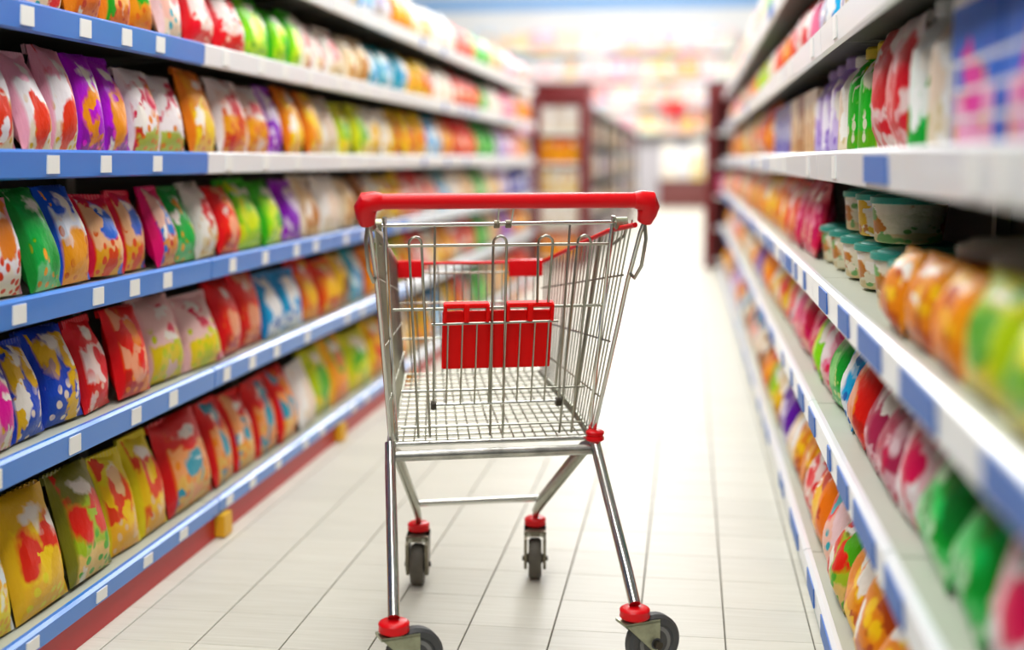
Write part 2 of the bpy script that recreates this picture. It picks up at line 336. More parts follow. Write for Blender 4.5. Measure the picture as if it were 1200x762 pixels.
design('purple', 'purple {k} with pale print', '#5a2a90', '#6a3aa4', '#d8cfe8', '#efe8f2', '#8a60b8', 'blob', cz=.3, r=.2)
design('orange_snack', 'amber {k} with rust print', '#f09a16', '#e8861a', '#c85a14', '#f8c83a', '#b84a10', 'dots', r=.34)

# ------------------------------------------------------------------ the setting
def tile_mesh(sx, sy):
    m = MB(); b = .0012
    m.v = [(-sx/2, -sy/2, -.006), (sx/2, -sy/2, -.006), (sx/2, sy/2, -.006), (-sx/2, sy/2, -.006),
           (-sx/2, -sy/2, -b), (sx/2, -sy/2, -b), (sx/2, sy/2, -b), (-sx/2, sy/2, -b),
           (-sx/2+b, -sy/2+b, 0), (sx/2-b, -sy/2+b, 0), (sx/2-b, sy/2-b, 0), (-sx/2+b, sy/2-b, 0)]
    m.f = [(8, 9, 10, 11)] + [(i, (i+1) % 4, (i+1) % 4 + 4, i+4) for i in range(4)] + [(i+4, (i+1) % 4 + 4, (i+1) % 4 + 8, i+8) for i in range(4)]
    m.mi = [0] * 9
    return m
fl = MB(); fl.box(-9, 7, -5, 32, -.12, -.004)
floor = struct(fl.build('floor', M['grout']))
PT = .2005
tm = tile_mesh(PT - .0030, .2 - .0010).mesh('tile', False); tm.materials.append(M['tile'])
X0 = .1025; Y0 = 2.786
near_rows = range(-8, 15); cols = range(-8, 2)
for j in near_rows:
    for i in cols:
        t = link('tile', tm, floor)
        t.location = (X0 + (i + .5) * PT, Y0 + (j + .5) * .2, 0)
far = MB(); base = tile_mesh(PT - .0030, .2 - .0014)
j = 15
while Y0 + (j + .5) * .2 < 31:
    y = Y0 + (j + .5) * .2
    rng = range(-8, 2) if (y < 10.6 or y > 12.9) else range(-22, 14)
    if y > 12.9: rng = range(-7, 9)
    for i in rng:
        far.add([(p[0] + X0 + (i + .5) * PT, p[1] + y, p[2]) for p in base.v], base.f)
    j += 1
o = far.build('distant_tiles', M['tile'], floor, False); o['kind'] = 'stuff'
b = MB(); b.box(-9, 7, 30.8, 31, 0, 5.2); struct(b.build('wall_back', M['wall']))
b = MB(); b.box(-9, 7, -5.2, -5, 0, 5.2); struct(b.build('wall_front', M['wall']))
b = MB(); b.box(-9.2, -9, -5, 31, 0, 5.2); struct(b.build('wall_left', M['wall']))
b = MB(); b.box(7, 7.2, -5, 31, 0, 5.2); struct(b.build('wall_right', M['wall']))
b = MB(); b.box(-9, 7, -5, 31, 5.2, 5.3); struct(b.build('ceiling', M['ceil']))
b = MB(); b.box(-9, 7, 30.74, 30.8, 4.72, 5.02); struct(b.build('trim_1', M['bluewall']))
b = MB(); b.box(-9, 7, 30.76, 30.8, 0, 1.72); struct(b.build('trim_2', M['greywall']))
LEV = [.815 - .675, .50, .815, 1.115, 1.415, 1.712]     # tops of the shelves
LEV[0] = .115
XL, XR = -1.34, .31

# ------------------------------------------------------------------ shelving bays
SIDE = {'L': (XL, -1), 'R': (XR, 1)}                     # front face x, direction away from the aisle
NEARWORD = {}
def bay(side, y0, y1, k, label):
    fx, s = SIDE[side]; dep = .46
    y0 += .0008; y1 -= .0008
    t = empty('shelving_bay', (fx, (y0 + y1) / 2, 0)); L = (y1 - y0) / 2
    tag(t, label, 'shelf', 'shelving bays along the ' + ('left' if side == 'L' else 'right') + ' of the aisle')
    def bx(name, a, b_, ya, yb, z0, z1, m, par=None, mid=None):
        q = MB(); q.box(min(s*a, s*b_), max(s*a, s*b_), ya, yb, z0, z1); return q.build(name, m, par or t, False)
    bx('back_panel', dep, dep + .02, -L, L, .02, 2.0, M['back'])
    bx('upright', dep - .035, dep - .002, -L + .002, -L + .05, .02, 2.0, M['upright'])
    bx('kick_plate', .014, .04, -L, L, 0, LEV[0] - .045, M['kick'] if side == 'L' else M['greykick'])
    for n, z in enumerate(LEV):
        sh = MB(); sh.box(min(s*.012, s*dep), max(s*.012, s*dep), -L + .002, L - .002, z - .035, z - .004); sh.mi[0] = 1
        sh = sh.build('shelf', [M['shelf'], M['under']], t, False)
        if n in (1, 2, 3, 4, 5) :
            for yy in (-L + .06, L - .06):      # slanted bracket under the shelf
                q = MB(); q.prism([(s*.10, z - .036), (s*(dep - .003), z - .036), (s*(dep - .003), z - .06)], yy - .004, yy + .004)
                q.build('shelf_bracket', M['upright'], sh, False)
        if side == 'L':
            rm = 'blue' if (n <= 2 and k < 3) or (n > 2 and k < 1) else ('pale' if n <= 2 else 'whiterail')  # farther rails paler: paper strips plus glare put into the colour
            if n in (4,) and k == 0: rm = 'blue'
        else:
            rm = 'whiterail'
        q = MB(); za, zb = (z - (.056 if n else .044), z + .006) if side == 'L' else (z - .066, z + .004)
        q.prism([(s*.012, za), (0, za + .004), (-s*.004, zb - .006), (s*.004, zb), (s*.014, zb)], -L + .003, L - .003)
        q.build('price_rail', M[rm], sh, False)
        # tags slotted in the rail
        rnd = random.Random(k * 31 + n + (0 if side == 'L' else 500))
        y = -L + rnd.uniform(.05, .2)
        while y < L - .16:
            wd = .05 if side == 'L' else rnd.choice([.05, .16, .26])
            m = 'tag' if (rm == 'blue' or rm == 'pale') else ('bluetag' if rm == 'whiterail' and (side == 'R' and n in (0, 1, 2) or rnd.random() < .25) else 'tag')
            if side == 'R' and m == 'tag': wd = .06
            q = MB(); q.prism([(-s*.001, za + .011), (-s*.0045, za + .011), (-s*.0062, zb - .012), (-s*.002, zb - .012)], y, min(y + wd, L - .02))
            q.build('price_tag', M[m], sh, False)
            y += wd + (rnd.uniform(.13, .30) if side == 'L' else rnd.uniform(.05, .3 if n < 3 else .8))
    if side == 'L':
        q = MB(); q.box(-.018 * 1, .016, -L, -L + .06, .005, LEV[0] - .046); q.build('joint_clip', M['yellow'], t, False)
    return t
LB = [2.10, 3.35, 4.60, 5.85, 7.10, 8.35, 9.60, 10.85]
RB = [.66, 1.90, 3.12, 4.35, 5.60, 6.85, 8.10, 9.35, 10.60, 11.85]
for k in range(7):
    bay('L', LB[k], LB[k+1], k, 'shelving bay with red kick plate, %s from near end of left row' % ordinal(k + 1))
for k in range(9):
    bay('R', RB[k], RB[k+1], k, 'pale shelving bay with white price rails, %s from near end of right row' % ordinal(k + 1))

# ------------------------------------------------------------------ pack shapes (unit size, front to -Y)
def bag_mesh(seed, nu=9, nv=11, fat=1.0):
    rnd = random.Random(seed); m = MB(); P = []
    ph = [rnd.uniform(0, 6) for _ in range(6)]
    def T(u, v):
        a = max(0, 1 - abs(u) ** 4.2); vv = (v - .07) / .86
        if vv <= 0 or vv >= 1: return .012
        return .012 + a * (math.sin(math.pi * vv) ** .38) * (.40 + .05 * math.sin(5 * u + ph[0]) * math.sin(7 * v + ph[1])) * (1.12 - .25 * v) * fat
    for sgn in (-1, 1):
        for jv in range(nv + 1):
            for iu in range(nu + 1):
                u = -1 + 2 * iu / nu; v = jv / nv
                neck = .5 * (1 - .05 * math.sin(math.pi * v) + .012 * math.sin(9 * v + ph[2] + sgn))
                P.append((u * neck, sgn * T(u, v) + .03 * math.sin(4 * u + ph[3]) * (v > .9) + .06 * math.sin(2 * v + ph[4]) - .03, v + .015 * math.sin(3 * u + ph[5]) * v))
    n1 = (nu + 1) * (nv + 1); F = []
    for sgn in (0, 1):
        for jv in range(nv):
            for iu in range(nu):
                a = sgn * n1 + jv * (nu + 1) + iu; F.append((a, a + 1, a + nu + 2, a + nu + 1))
    ring = [i for i in range(nu + 1)] + [j * (nu + 1) + nu for j in range(1, nv + 1)] + [nv * (nu + 1) + i for i in range(nu - 1, -1, -1)] + [j * (nu + 1) for j in range(nv - 1, 0, -1)]
    for i in range(len(ring)):
        a, b_ = ring[i], ring[(i + 1) % len(ring)]; F.append((a, b_, b_ + n1, a + n1))
    m.add(P, F); return m.mesh('snack_bag')
def seal_mesh():
    m = MB(); n = 22; v = []
    for i in range(n + 1):
        x = -.5 + i / n
        z = .018 * (i % 2)
        for (dy, zz) in ((-.05, .925), (-.05, 1.0 + z), (.05, 1.0 + z), (.05, .925)): v.append((x * .985, dy + (.012 if i % 2 else -.012), zz))
    f = []
    for i in range(n):
        a = 4 * i
        for q in range(4): f.append((a + q, a + (q + 1) % 4, a + 4 + (q + 1) % 4, a + 4 + q))
    f += [(0, 1, 2, 3), (4 * n, 4 * n + 3, 4 * n + 2, 4 * n + 1)]
    m.add(v, f); return m.mesh('top_seal', False)
def lathe_mesh(name, prof, n=20):
    m = MB(); m.lathe(prof, n); return m.mesh(name)
BAGS = [bag_mesh(i) for i in range(5)]; SEAL = seal_mesh()
BOTTLE = lathe_mesh('bottle', [(.30, 0), (.42, .01), (.45, .04), (.45, .55), (.43, .66), (.30, .80), (.17, .87), (.16, .9)])
CAP = lathe_mesh('cap', [(.19, .88), (.21, .885), (.21, .975), (.18, 1.0)], 16)
TUB = lathe_mesh('tub', [(.36, 0), (.42, .015), (.44, .05), (.485, .78), (.47, .84)], 22)
LID = lathe_mesh('lid', [(.50, .80), (.515, .81), (.515, .93), (.49, .95), (.45, .95), (.43, .985), (.40, 1.0)], 22)
bxm = MB(); bxm.bevbox(-.5, .5, -.5, .5, 0, 1, .02); BOX = bxm.mesh('carton')
flm = MB(); flm.prism([(-.5, .80), (.5, .80), (.5, 1.006), (-.5, 1.006)], -.506, -.494); FLAP = flm.mesh('end_flap', False)
for me in BAGS + [SEAL, BOTTLE, CAP, TUB, LID, BOX, FLAP]: me.materials.append(None)

COUNT = {}
SHELFWORD = ['bottom shelf', 'second shelf up', 'third shelf up', 'fourth shelf up', 'fifth shelf up', 'top shelf']
def pack(kind, key, side, lev, y, wid, hgt, dep, setback=.02, z=None, lean=None, extra=None, roll=0, yaw=0, rowname='', noun=None):
    fx, s = SIDE[side]; words, pm, sm = D[key]
    noun = noun or {'snack_bag': 'snack bag', 'sweet_pouch': 'pouch', 'biscuit_pack': 'biscuit pack', 'carton': 'carton', 'bottle': 'bottle', 'tub': 'tub', 'refill_pouch': 'refill pouch', 'crisp_bag': 'crisp bag'}[kind]
    me = {'carton': BOX, 'bottle': BOTTLE, 'tub': TUB}.get(kind) or random.choice(BAGS)
    rz = math.pi / 2 if side == 'L' else -math.pi / 2
    if lean is None: lean = -.10 if kind not in ('carton', 'bottle', 'tub') else 0
    x = fx + s * (setback + dep / 2)
    zz = LEV[lev] if z is None else z
    o = place(kind, me, pm, (x, y, zz), rz + yaw, (wid, dep, hgt), rx=lean)
    o.rotation_euler = (lean, roll, rz + yaw)
    Rm = o.rotation_euler.to_matrix() @ Matrix.Diagonal((wid, dep, hgt))
    o.location.z = zz - min((Rm @ q_.co).z for q_ in me.vertices) + .0012
    big = y < 6.2
    if kind == 'bottle' and y < 9: place('cap', CAP, sm, (0, 0, 0), parent=o)
    elif kind == 'tub' and y < 9: place('lid', LID, sm, (0, 0, 0), parent=o)
    elif kind == 'carton' and big: place('end_flap', FLAP, sm, (0, 0, 0), parent=o)
    elif big and kind not in ('carton', 'bottle', 'tub'): place('top_seal', SEAL, sm, (0, 0, 0), parent=o)
    ck = (side, lev, rowname); COUNT[ck] = COUNT.get(ck, 0) + 1
    where = '%s of %s row' % (SHELFWORD[lev], 'left' if side == 'L' else 'right')
    lab = '%s, %s %s, %s' % (words.format(k=noun), ordinal(COUNT[ck]), ('in rank ' + rowname) if rowname else 'from near end', where.replace(' of', ','))
    tag(o, lab, {'snack_bag': 'snack bag', 'sweet_pouch': 'pouch', 'biscuit_pack': 'biscuits', 'carton': 'box', 'refill_pouch': 'pouch', 'crisp_bag': 'crisps'}.get(kind, kind),
        '%s on the %s' % ({'biscuit_pack': 'biscuit packs', 'carton': 'cartons', 'sweet_pouch': 'pouches', 'refill_pouch': 'refill pouches'}.get(kind, noun + 's'), where))
    return o

# rows of goods: (start y, design) measured along the aisle; the last entry closes the row
ROWS = {
 'L5': [(4.846,'grey_white'),(5.008,'grey_white'),(5.169,'blue_white'),(5.459,'grey_white'),(5.621,'grey_white'),(5.783,'orange'),(6.014,'orange'),(6.246,'white_y'),(6.459,'white_y'),(6.671,'white'),(6.851,'white'),(7.03,'white'),(7.23,'white'),(7.429,'red'),(7.631,'red'),(7.834,'red'),(8.036,'green'),(8.248,'green'),(8.461,'green'),(8.673,'beige'),(8.862,'beige'),(9.052,'beige'),(9.241,'pink'),(9.428,'pink'),(9.615,'pink'),(9.802,'pink'),(9.988,'pinkwhite'),(10.176,'pinkwhite'),(10.363,'pinkwhite'),(10.551,'pinkwhite'),(10.82,'')],
 'L4': [(2.369,'orange_red'),(2.517,'pinkwhite'),(2.683,'peach_green'),(2.85,'peach_green'),(3.012,'orange_green'),(3.166,'pinkwhite'),(3.354,'red_white'),(3.572,'red_white'),(3.788,'lime'),(4.082,'lime'),(4.243,'lime'),(4.404,'white_red'),(4.556,'white_red'),(4.708,'white_red'),(4.977,'beige'),(5.172,'beige'),(5.366,'teal_white'),(5.541,'teal_white'),(5.716,'teal_white'),(5.896,'teal_white'),(6.075,'yellow_red'),(6.257,'yellow_red'),(6.439,'yellow_red'),(6.619,'yellow_red'),(6.799,'white'),(6.987,'white'),(7.176,'white'),(7.364,'red'),(7.569,'red'),(7.774,'red'),(8.003,'red'),(8.232,'green'),(8.451,'green'),(8.669,'white'),(8.859,'white'),(9.049,'white'),(9.24,'pink'),(9.427,'pink'),(9.615,'pink'),(9.802,'pink'),(9.99,'orange'),(10.178,'orange'),(10.366,'orange'),(10.554,'orange'),(10.82,'')],
 'L3': [(2.339,'straw'),(2.463,'straw'),(2.585,'straw'),(2.715,'purple_orange'),(2.844,'purple_orange'),(2.985,'floral'),(3.156,'floral'),(3.341,'orange_y'),(3.588,'white_orange'),(3.81,'white_orange'),(4.033,'purple_white'),(4.168,'orange_y'),(4.382,'orange_y'),(4.63,'white'),(4.869,'yellowgreen'),(5.091,'yellowgreen'),(5.349,'white_y'),(5.6,'white_y'),(5.875,'yellow_red'),(6.026,'yellow_red'),(6.178,'yellow_red'),(6.345,'yellow_red'),(6.512,'blue_white'),(6.723,'blue_white'),(6.933,'orange'),(7.144,'orange'),(7.355,'red'),(7.53,'red'),(7.705,'red'),(7.898,'red'),(8.09,'green'),(8.321,'green'),(8.551,'green'),(8.747,'green'),(8.943,'lavender'),(9.162,'lavender'),(9.381,'lavender'),(9.6,'pink'),(9.8,'pink'),(10.0,'pink'),(10.199,'orange'),(10.383,'orange'),(10.568,'orange'),(10.82,'')],
 'L2': [(2.309,'straw_b'),(2.447,'green_orange'),(2.594,'blue_orange'),(2.75,'red_blue'),(2.923,'red_blue'),(3.097,'pink_blue'),(3.225,'green_orange'),(3.377,'white_red'),(3.535,'red'),(3.709,'lime'),(3.932,'lime'),(4.164,'purple_white'),(4.36,'beige'),(4.609,'white'),(4.887,'beige'),(5.184,'brown'),(5.454,'white_y'),(5.753,'yellow_red'),(5.919,'yellow_red'),(6.085,'red_white'),(6.27,'red_white'),(6.456,'pinkwhite'),(6.64,'pinkwhite'),(6.824,'teal_white'),(7.002,'teal_white'),(7.181,'white'),(7.379,'white'),(7.577,'beige'),(7.797,'beige'),(8.017,'green'),(8.263,'green'),(8.509,'white_y'),(8.695,'white_y'),(8.88,'white_y'),(9.065,'lavender'),(9.275,'lavender'),(9.485,'lavender'),(9.696,'blue_box'),(9.903,'blue_box'),(10.111,'blue_box'),(10.319,'blue_box'),(10.527,'blue_box'),(10.82,'')],
 'L1': [(2.277,'magenta_blue'),(2.382,'blue_yellow'),(2.525,'blue_yellow'),(2.694,'red_white'),(2.856,'red'),(3.047,'floral_yellow'),(3.287,'floral_yellow'),(3.537,'red'),(3.729,'red'),(3.942,'blue_white'),(4.14,'blue_white'),(4.358,'orange_red'),(4.576,'orange_red'),(4.803,'yellow_brown'),(5.025,'teal_white'),(5.282,'orange'),(5.566,'lime'),(5.723,'lime'),(5.88,'yellow_red'),(6.035,'yellow_red'),(6.189,'red_white'),(6.36,'red_white'),(6.531,'white_y'),(6.721,'white_y'),(6.911,'orange_y'),(7.095,'orange_y'),(7.28,'pinkwhite'),(7.485,'pinkwhite'),(7.689,'red'),(7.917,'red'),(8.145,'green'),(8.316,'green'),(8.487,'green'),(8.657,'beige'),(8.85,'beige'),(9.042,'beige'),(9.235,'purple_white'),(9.455,'purple_white'),(9.674,'purple_white'),(9.893,'orange'),(10.104,'orange'),(10.315,'orange'),(10.526,'orange'),(10.82,'')],
 'L0': [(2.177,'white_yellow'),(2.337,'yellow_tomato'),(2.558,'green_red'),(2.783,'yellow_big'),(2.959,'yellow_big'),(3.135,'red_cream'),(3.463,'red_cream'),(3.653,'red_cream'),(3.844,'red_cream'),(4.056,'red_cream'),(4.269,'white'),(4.482,'yellowgreen'),(4.716,'orange_green'),(5.001,'yellowgreen'),(5.321,'yellow_red'),(5.612,'red'),(5.935,'white_y'),(6.275,'orange_green'),(6.464,'orange_green'),(6.653,'blue_white'),(6.852,'blue_white'),(7.051,'yellow_red'),(7.274,'yellow_red'),(7.497,'red_cream'),(7.749,'red_cream'),(8.001,'green'),(8.288,'green'),(8.575,'beige'),(8.794,'beige'),(9.014,'beige'),(9.233,'orange'),(9.488,'orange'),(9.742,'orange'),(9.997,'red'),(10.236,'red'),(10.476,'red'),(10.715,'red'),(10.82,'')],
 'R3': [(1.012,'blue_pink'),(1.322,'blue_pink'),(1.633,'blue_pink'),(1.943,'white'),(2.116,'white_green'),(2.3,'red_drop'),(2.53,'red_drop'),(2.76,'green_yellow'),(2.944,'green_yellow'),(3.128,'white'),(3.312,'lavender'),(3.507,'lavender'),(3.703,'lavender'),(3.91,'beige'),(4.044,'beige'),(4.178,'beige'),(4.312,'brown'),(4.456,'brown'),(4.6,'beige'),(4.739,'beige'),(4.877,'blue_box'),(5.015,'blue_box'),(5.154,'blue_box'),(5.316,'blue_box'),(5.477,'blue_box'),(5.639,'blue_box'),(5.8,'orange'),(5.938,'orange'),(6.077,'orange_red'),(6.216,'orange_red'),(6.354,'red'),(6.538,'red'),(6.723,'pinkwhite'),(6.877,'pinkwhite'),(7.031,'pinkwhite'),(7.185,'yellow_red'),(7.369,'yellow_red'),(7.554,'yellow_red'),(7.738,'beige'),(7.923,'beige'),(8.107,'beige'),(8.292,'white_y'),(8.44,'white_y'),(8.588,'white_y'),(8.735,'white_y'),(8.883,'white_y'),(9.031,'yellow_red'),(9.193,'yellow_red'),(9.354,'yellow_red'),(9.515,'yellow_red'),(9.677,'orange'),(9.825,'orange'),(9.972,'orange'),(10.12,'orange'),(10.267,'orange'),(10.415,'red'),(10.577,'red'),(10.738,'red'),(10.9,'red'),(11.062,'beige'),(11.21,'beige'),(11.357,'beige'),(11.505,'beige'),(11.652,'beige'),(11.8,'')],
 'R2': [(1.147,'yellowgreen'),(1.381,'yellowgreen'),(1.615,'orange_snack'),(1.825,'orange_snack'),(2.036,'orange_snack'),(2.246,'teal_lid'),(2.457,'teal_lid'),(2.703,'teal_lid'),(2.96,'teal_lid'),(3.217,'teal_lid'),(3.475,'teal_lid'),(3.685,'magenta_red'),(3.885,'magenta_red'),(4.072,'magenta_red'),(4.259,'red'),(4.493,'red'),(4.728,'orange_red'),(4.962,'orange_red'),(5.243,'orange'),(5.524,'yellow_red'),(5.805,'orange_green'),(5.992,'orange_green'),(6.18,'orange_red'),(6.367,'orange_red'),(6.554,'beige'),(6.742,'beige'),(6.929,'orange'),(7.116,'orange'),(7.304,'orange'),(7.491,'red_white'),(7.678,'red_white'),(7.866,'red_white'),(8.053,'beige'),(8.303,'beige'),(8.552,'beige'),(8.802,'orange'),(9.052,'orange'),(9.302,'orange'),(9.552,'pink'),(9.802,'pink'),(10.051,'pink'),(10.301,'orange'),(10.551,'orange'),(10.801,'orange'),(11.051,'brown'),(11.301,'brown'),(11.55,'brown'),(11.8,'')],
 'R1': [(1.02,'pink_clear'),(1.27,'pink_clear'),(1.5,'green_clear'),(1.72,'green_clear'),(1.95,'pink_clear'),(2.15,'rosewood'),(2.36,'rosewood'),(2.55,'red'),(2.76,'blue_white'),(2.95,'green'),(3.15,'pink'),(3.38,'lime'),(3.58,'magenta_red'),(3.82,'magenta_red'),(4.06,'pink'),(4.3,'pinkwhite'),(4.6,'yellow_red'),(4.9,'white_y'),(5.2,'beige'),(5.5,'orange'),(5.75,'orange'),(6.0,'purple'),(6.2,'purple'),(6.4,'purple'),(6.6,'orange'),(6.8,'orange'),(7.0,'orange'),(7.2,'white'),(7.4,'white'),(7.6,'white'),(7.8,'beige'),(8.0,'beige'),(8.2,'beige'),(8.4,'orange'),(8.6,'orange'),(8.8,'orange'),(9.0,'orange'),(9.2,'pink'),(9.4,'pink'),(9.6,'pink'),(9.8,'pink'),(10.0,'white'),(10.2,'white'),(10.4,'white'),(10.6,'white'),(10.8,'white'),(11.0,'orange'),(11.2,'orange'),(11.4,'orange'),(11.6,'orange'),(11.8,'')],
 'R0': [(1.75,'orange_snack'),(2.0,'orange_snack'),(2.22,'orange_snack'),(2.45,'orange_snack'),(2.66,'green_red'),(2.86,'pinkwhite'),(3.06,'orange_red'),(3.28,'red_white'),(3.5,'orange_snack'),(3.72,'orange_snack'),(3.95,'white'),(4.15,'purple'),(4.38,'purple'),(4.6,'yellow_brown'),(4.85,'yellowgreen'),(5.15,'orange_red'),(5.325,'orange_red'),(5.5,'brown'),(5.7,'brown'),(5.9,'white'),(6.1,'white'),(6.3,'pinkwhite'),(6.55,'pinkwhite'),(6.8,'brown'),(7.0,'brown'),(7.2,'brown'),(7.4,'teal_white'),(7.6,'teal_white'),(7.8,'teal_white'),(8.0,'orange_red'),(8.2,'orange_red'),(8.4,'orange_red'),(8.6,'orange_red'),(8.8,'purple_white'),(9.0,'purple_white'),(9.2,'purple_white'),(9.4,'purple_white'),(9.6,'brown'),(9.825,'brown'),(10.05,'brown'),(10.275,'brown'),(10.5,'orange'),(10.717,'orange'),(10.933,'orange'),(11.15,'orange'),(11.367,'orange'),(11.583,'orange'),(11.8,'')],
 'R4': [(2.4,'grey_white'),(2.7,'white'),(3.0,'grey_white'),(3.3,'blue_white'),(3.6,'grey_white'),(3.9,'pink'),(4.15,'red_white'),(4.4,'red_white'),(4.65,'red'),(4.9,'orange_red'),(5.1,'orange_red'),(5.3,'red'),(5.5,'red'),(5.7,'white'),(5.9,'white'),(6.1,'yellowgreen'),(6.35,'yellowgreen'),(6.6,'lime'),(6.85,'lime'),(7.1,'orange'),(7.3,'orange'),(7.5,'orange'),(7.7,'pinkwhite'),(7.9,'pinkwhite'),(8.1,'pinkwhite'),(8.3,'pinkwhite'),(8.5,'beige'),(8.7,'beige'),(8.9,'beige'),(9.1,'beige'),(9.3,'pink'),(9.525,'pink'),(9.75,'pink'),(9.975,'pink'),(10.2,'orange'),(10.4,'orange'),(10.6,'orange'),(10.8,'orange'),(11.0,'pinkwhite'),(11.2,'pinkwhite'),(11.4,'pinkwhite'),(11.6,'pinkwhite'),(11.8,'')],
 'R5': [(4.5,'white'),(4.7,'white'),(4.9,'beige'),(5.1,'beige'),(5.3,'brown'),(5.5,'brown'),(5.7,'green'),(5.95,'green'),(6.2,'beige'),(6.4,'beige'),(6.6,'beige'),(6.8,'pinkwhite'),(7.0,'pinkwhite'),(7.2,'pinkwhite'),(7.4,'white'),(7.6,'white'),(7.8,'white'),(8.0,'white'),(8.2,'beige'),(8.4,'beige'),(8.6,'beige'),(8.8,'beige'),(9.0,'pinkwhite'),(9.2,'pinkwhite'),(9.4,'pinkwhite'),(9.6,'pinkwhite'),(9.8,'pinkwhite'),(10.0,'beige'),(10.2,'beige'),(10.4,'beige'),(10.6,'beige'),(10.8,'beige'),(11.0,'white'),(11.2,'white'),(11.4,'white'),(11.6,'white'),(11.8,'')],
}
KIND_L = ['snack_bag', 'crisp_bag', 'snack_bag', 'crisp_bag', 'biscuit_pack', 'biscuit_pack']
H_L = [.255, .225, .215, .225, .20, .20]
for lev in range(6):
    row = ROWS['L%d' % lev]
    for (y, key), (y2, _) in zip(row, row[1:]):
        wd = (y2 - y); h = H_L[lev] * random.uniform(.93, 1.06)
        if key == 'yellow_big': h *= 1.06
        pack(KIND_L[lev], key, 'L', lev, (y + y2) / 2, wd * .965, h, .085 + .02 * random.random(), .008 + .02 * random.random(), yaw=random.uniform(-.11, .11), roll=random.uniform(-.035, .035), lean=random.uniform(-.27, -.19))
def bottle_like(key): return {'white_green': 'bottle', 'green_yellow': 'bottle', 'white': 'bottle', 'lavender': 'bottle', 'blue_pink': 'carton', 'blue_box': 'carton', 'beige': 'carton', 'brown': 'carton'}.get(key, 'refill_pouch')
for lev in range(6):
    row = ROWS['R%d' % lev]
    for (y, key), (y2, _) in zip(row, row[1:]):
        wd = y2 - y; yc = (y + y2) / 2
        if lev == 3:
            k = bottle_like(key)
            if k == 'bottle': pack(k, key, 'R', lev, yc, min(wd * .98, .15), .238 + .015 * random.random(), min(wd * .98, .15), .05)
            elif k == 'carton': pack(k, key, 'R', lev, yc, wd * .96, .25 if key == 'blue_pink' else .2, .16, .07)
            else: pack(k, key, 'R', lev, yc, wd * .97, .243, .085, .05, lean=-.06)
        elif lev == 2:
            if key in ('teal_lid', 'cream_lid'):
                s = min(wd * .97, .22)
                pack('tub', key, 'R', lev, yc, s, .105, s, .06)
            else: pack('sweet_pouch', key, 'R', lev, yc, wd * .98, (.145 if y < 2.4 else .22) * random.uniform(.92, 1.05), .08, .005 if y < 2.4 else .02, lean=-.2, yaw=random.uniform(-.08, .08))
        elif lev in (0, 1):
            k = 'sweet_pouch' if lev == 1 else 'snack_bag'
            pack(k, key, 'R', lev, yc, wd * .95, (.22 if lev == 1 else .225) * random.uniform(.92, 1.08),   .11, .012 if lev == 1 else -.006, lean=random.uniform(-.38, -.30), yaw=random.uniform(-.09, .09), roll=random.uniform(-.05, .05))
            if y < 4.2:     # a second rank behind, standing higher on the heap
                pack(k, key, 'R', lev, yc + .03, wd * .97, .235, .10, .235, lean=-.12, yaw=random.uniform(-.06, .06), rowname='behind')
        else:
            pack('biscuit_pack' if lev == 4 else 'carton', key, 'R', lev, yc, wd * .96, .2 * random.uniform(.9, 1.1), .10, .04)
# jars stacked on the teal lidded tubs, cream lidded tubs behind the small orange bags
for q, (y, key) in enumerate(((2.76, 'teal_lid'), (3.0, 'white_y'), (3.24, 'teal_lid'))):
    o = place('jar', TUB, D[key][1], (XR + .16, y, LEV[2] + .1075), -math.pi / 2, (.16, .16, .105))
    place('lid', LID, D['teal_lid'][2], (0, 0, 0), parent=o)
    tag(o, ('cream jar with teal lid stacked on a tub, %s from near end' % ordinal(q + 1)) if key == 'teal_lid' else 'white and yellow jar with teal lid stacked between two cream jars', 'jar', 'jars stacked on tubs')
for q in range(4):
    pack('tub', 'cream_lid', 'R', 2, 1.34 + .23 * q, .21, .16, .21, .115, rowname='behind')
# wire divider in front of the nearest boxes on the right
t = empty('wire_divider', (XR + .03, 1.30, LEV[3])); tag(t, 'white wire divider fence standing before the blue cartons on right shelf', 'divider')
for z in (.035, .07, .105):
    q = MB(); q.tube([(0, -.5, z), (0, .42, z)], .0035, 6); q.build('wire_bar', M['wire'], t)
for y in (-.49, -.04, .41):
    q = MB(); q.tube([(0, y, 0), (0, y, .112)], .0035, 6); q.build('wire_post', M['wire'], t)

# ------------------------------------------------------------------ end displays beyond the cross aisle
def end_display(x0, x1, y, label, rows):
    t = empty('display_rack', ((x0 + x1) / 2, y, 0)); W = (x1 - x0) / 2; tag(t, label, 'rack')
    for s in (-1, 1):
        q = MB(); q.bevbox(min(s*W, s*(W - .09)), max(s*W, s*(W - .09)), 0, .45, 0, 1.86, .01); q.build('side_post', M['maroon'], t)
    q = MB(); q.box(-W, W, .45, .48, 0, 1.86); q.build('back_panel', M['maroon'], t, False)
    q = MB(); q.bevbox(-W + .09, W - .09, .0, .06, 1.70, 1.86, .01); q.build('header_board', M['maroon'], t)
    for i, z in enumerate((.08, .42, .74, 1.06, 1.38)):
        q = MB(); q.box(-W + .09, W - .09, .02, .45, z - .03, z); q.build('shelf', M['wall'], t, False)
    return t
end_display(-1.62, -1.03, 12.75, 'burgundy end rack of orange and cream boxes across the aisle', 1)
for r, (z, key) in enumerate(((.08, 'orange'), (.42, 'white'), (.74, 'white_y'), (1.06, 'orange'), (1.38, 'white'))):
    for c in range(3):
        o = place('carton', BOX, D[key][1], (-1.325 + (c - 1) * .134, 12.92, z + .001), 0, (.13, .2, .26))
        tag(o, '%s on burgundy end rack, %s shelf up, %s' % (D[key][0].format(k='box'), ordinal(r + 1), ('left', 'middle', 'right')[c]), 'box', 'boxes on the end rack')
end_display(.165, .62, 12.75, 'burgundy end rack closing the right hand row', 1)
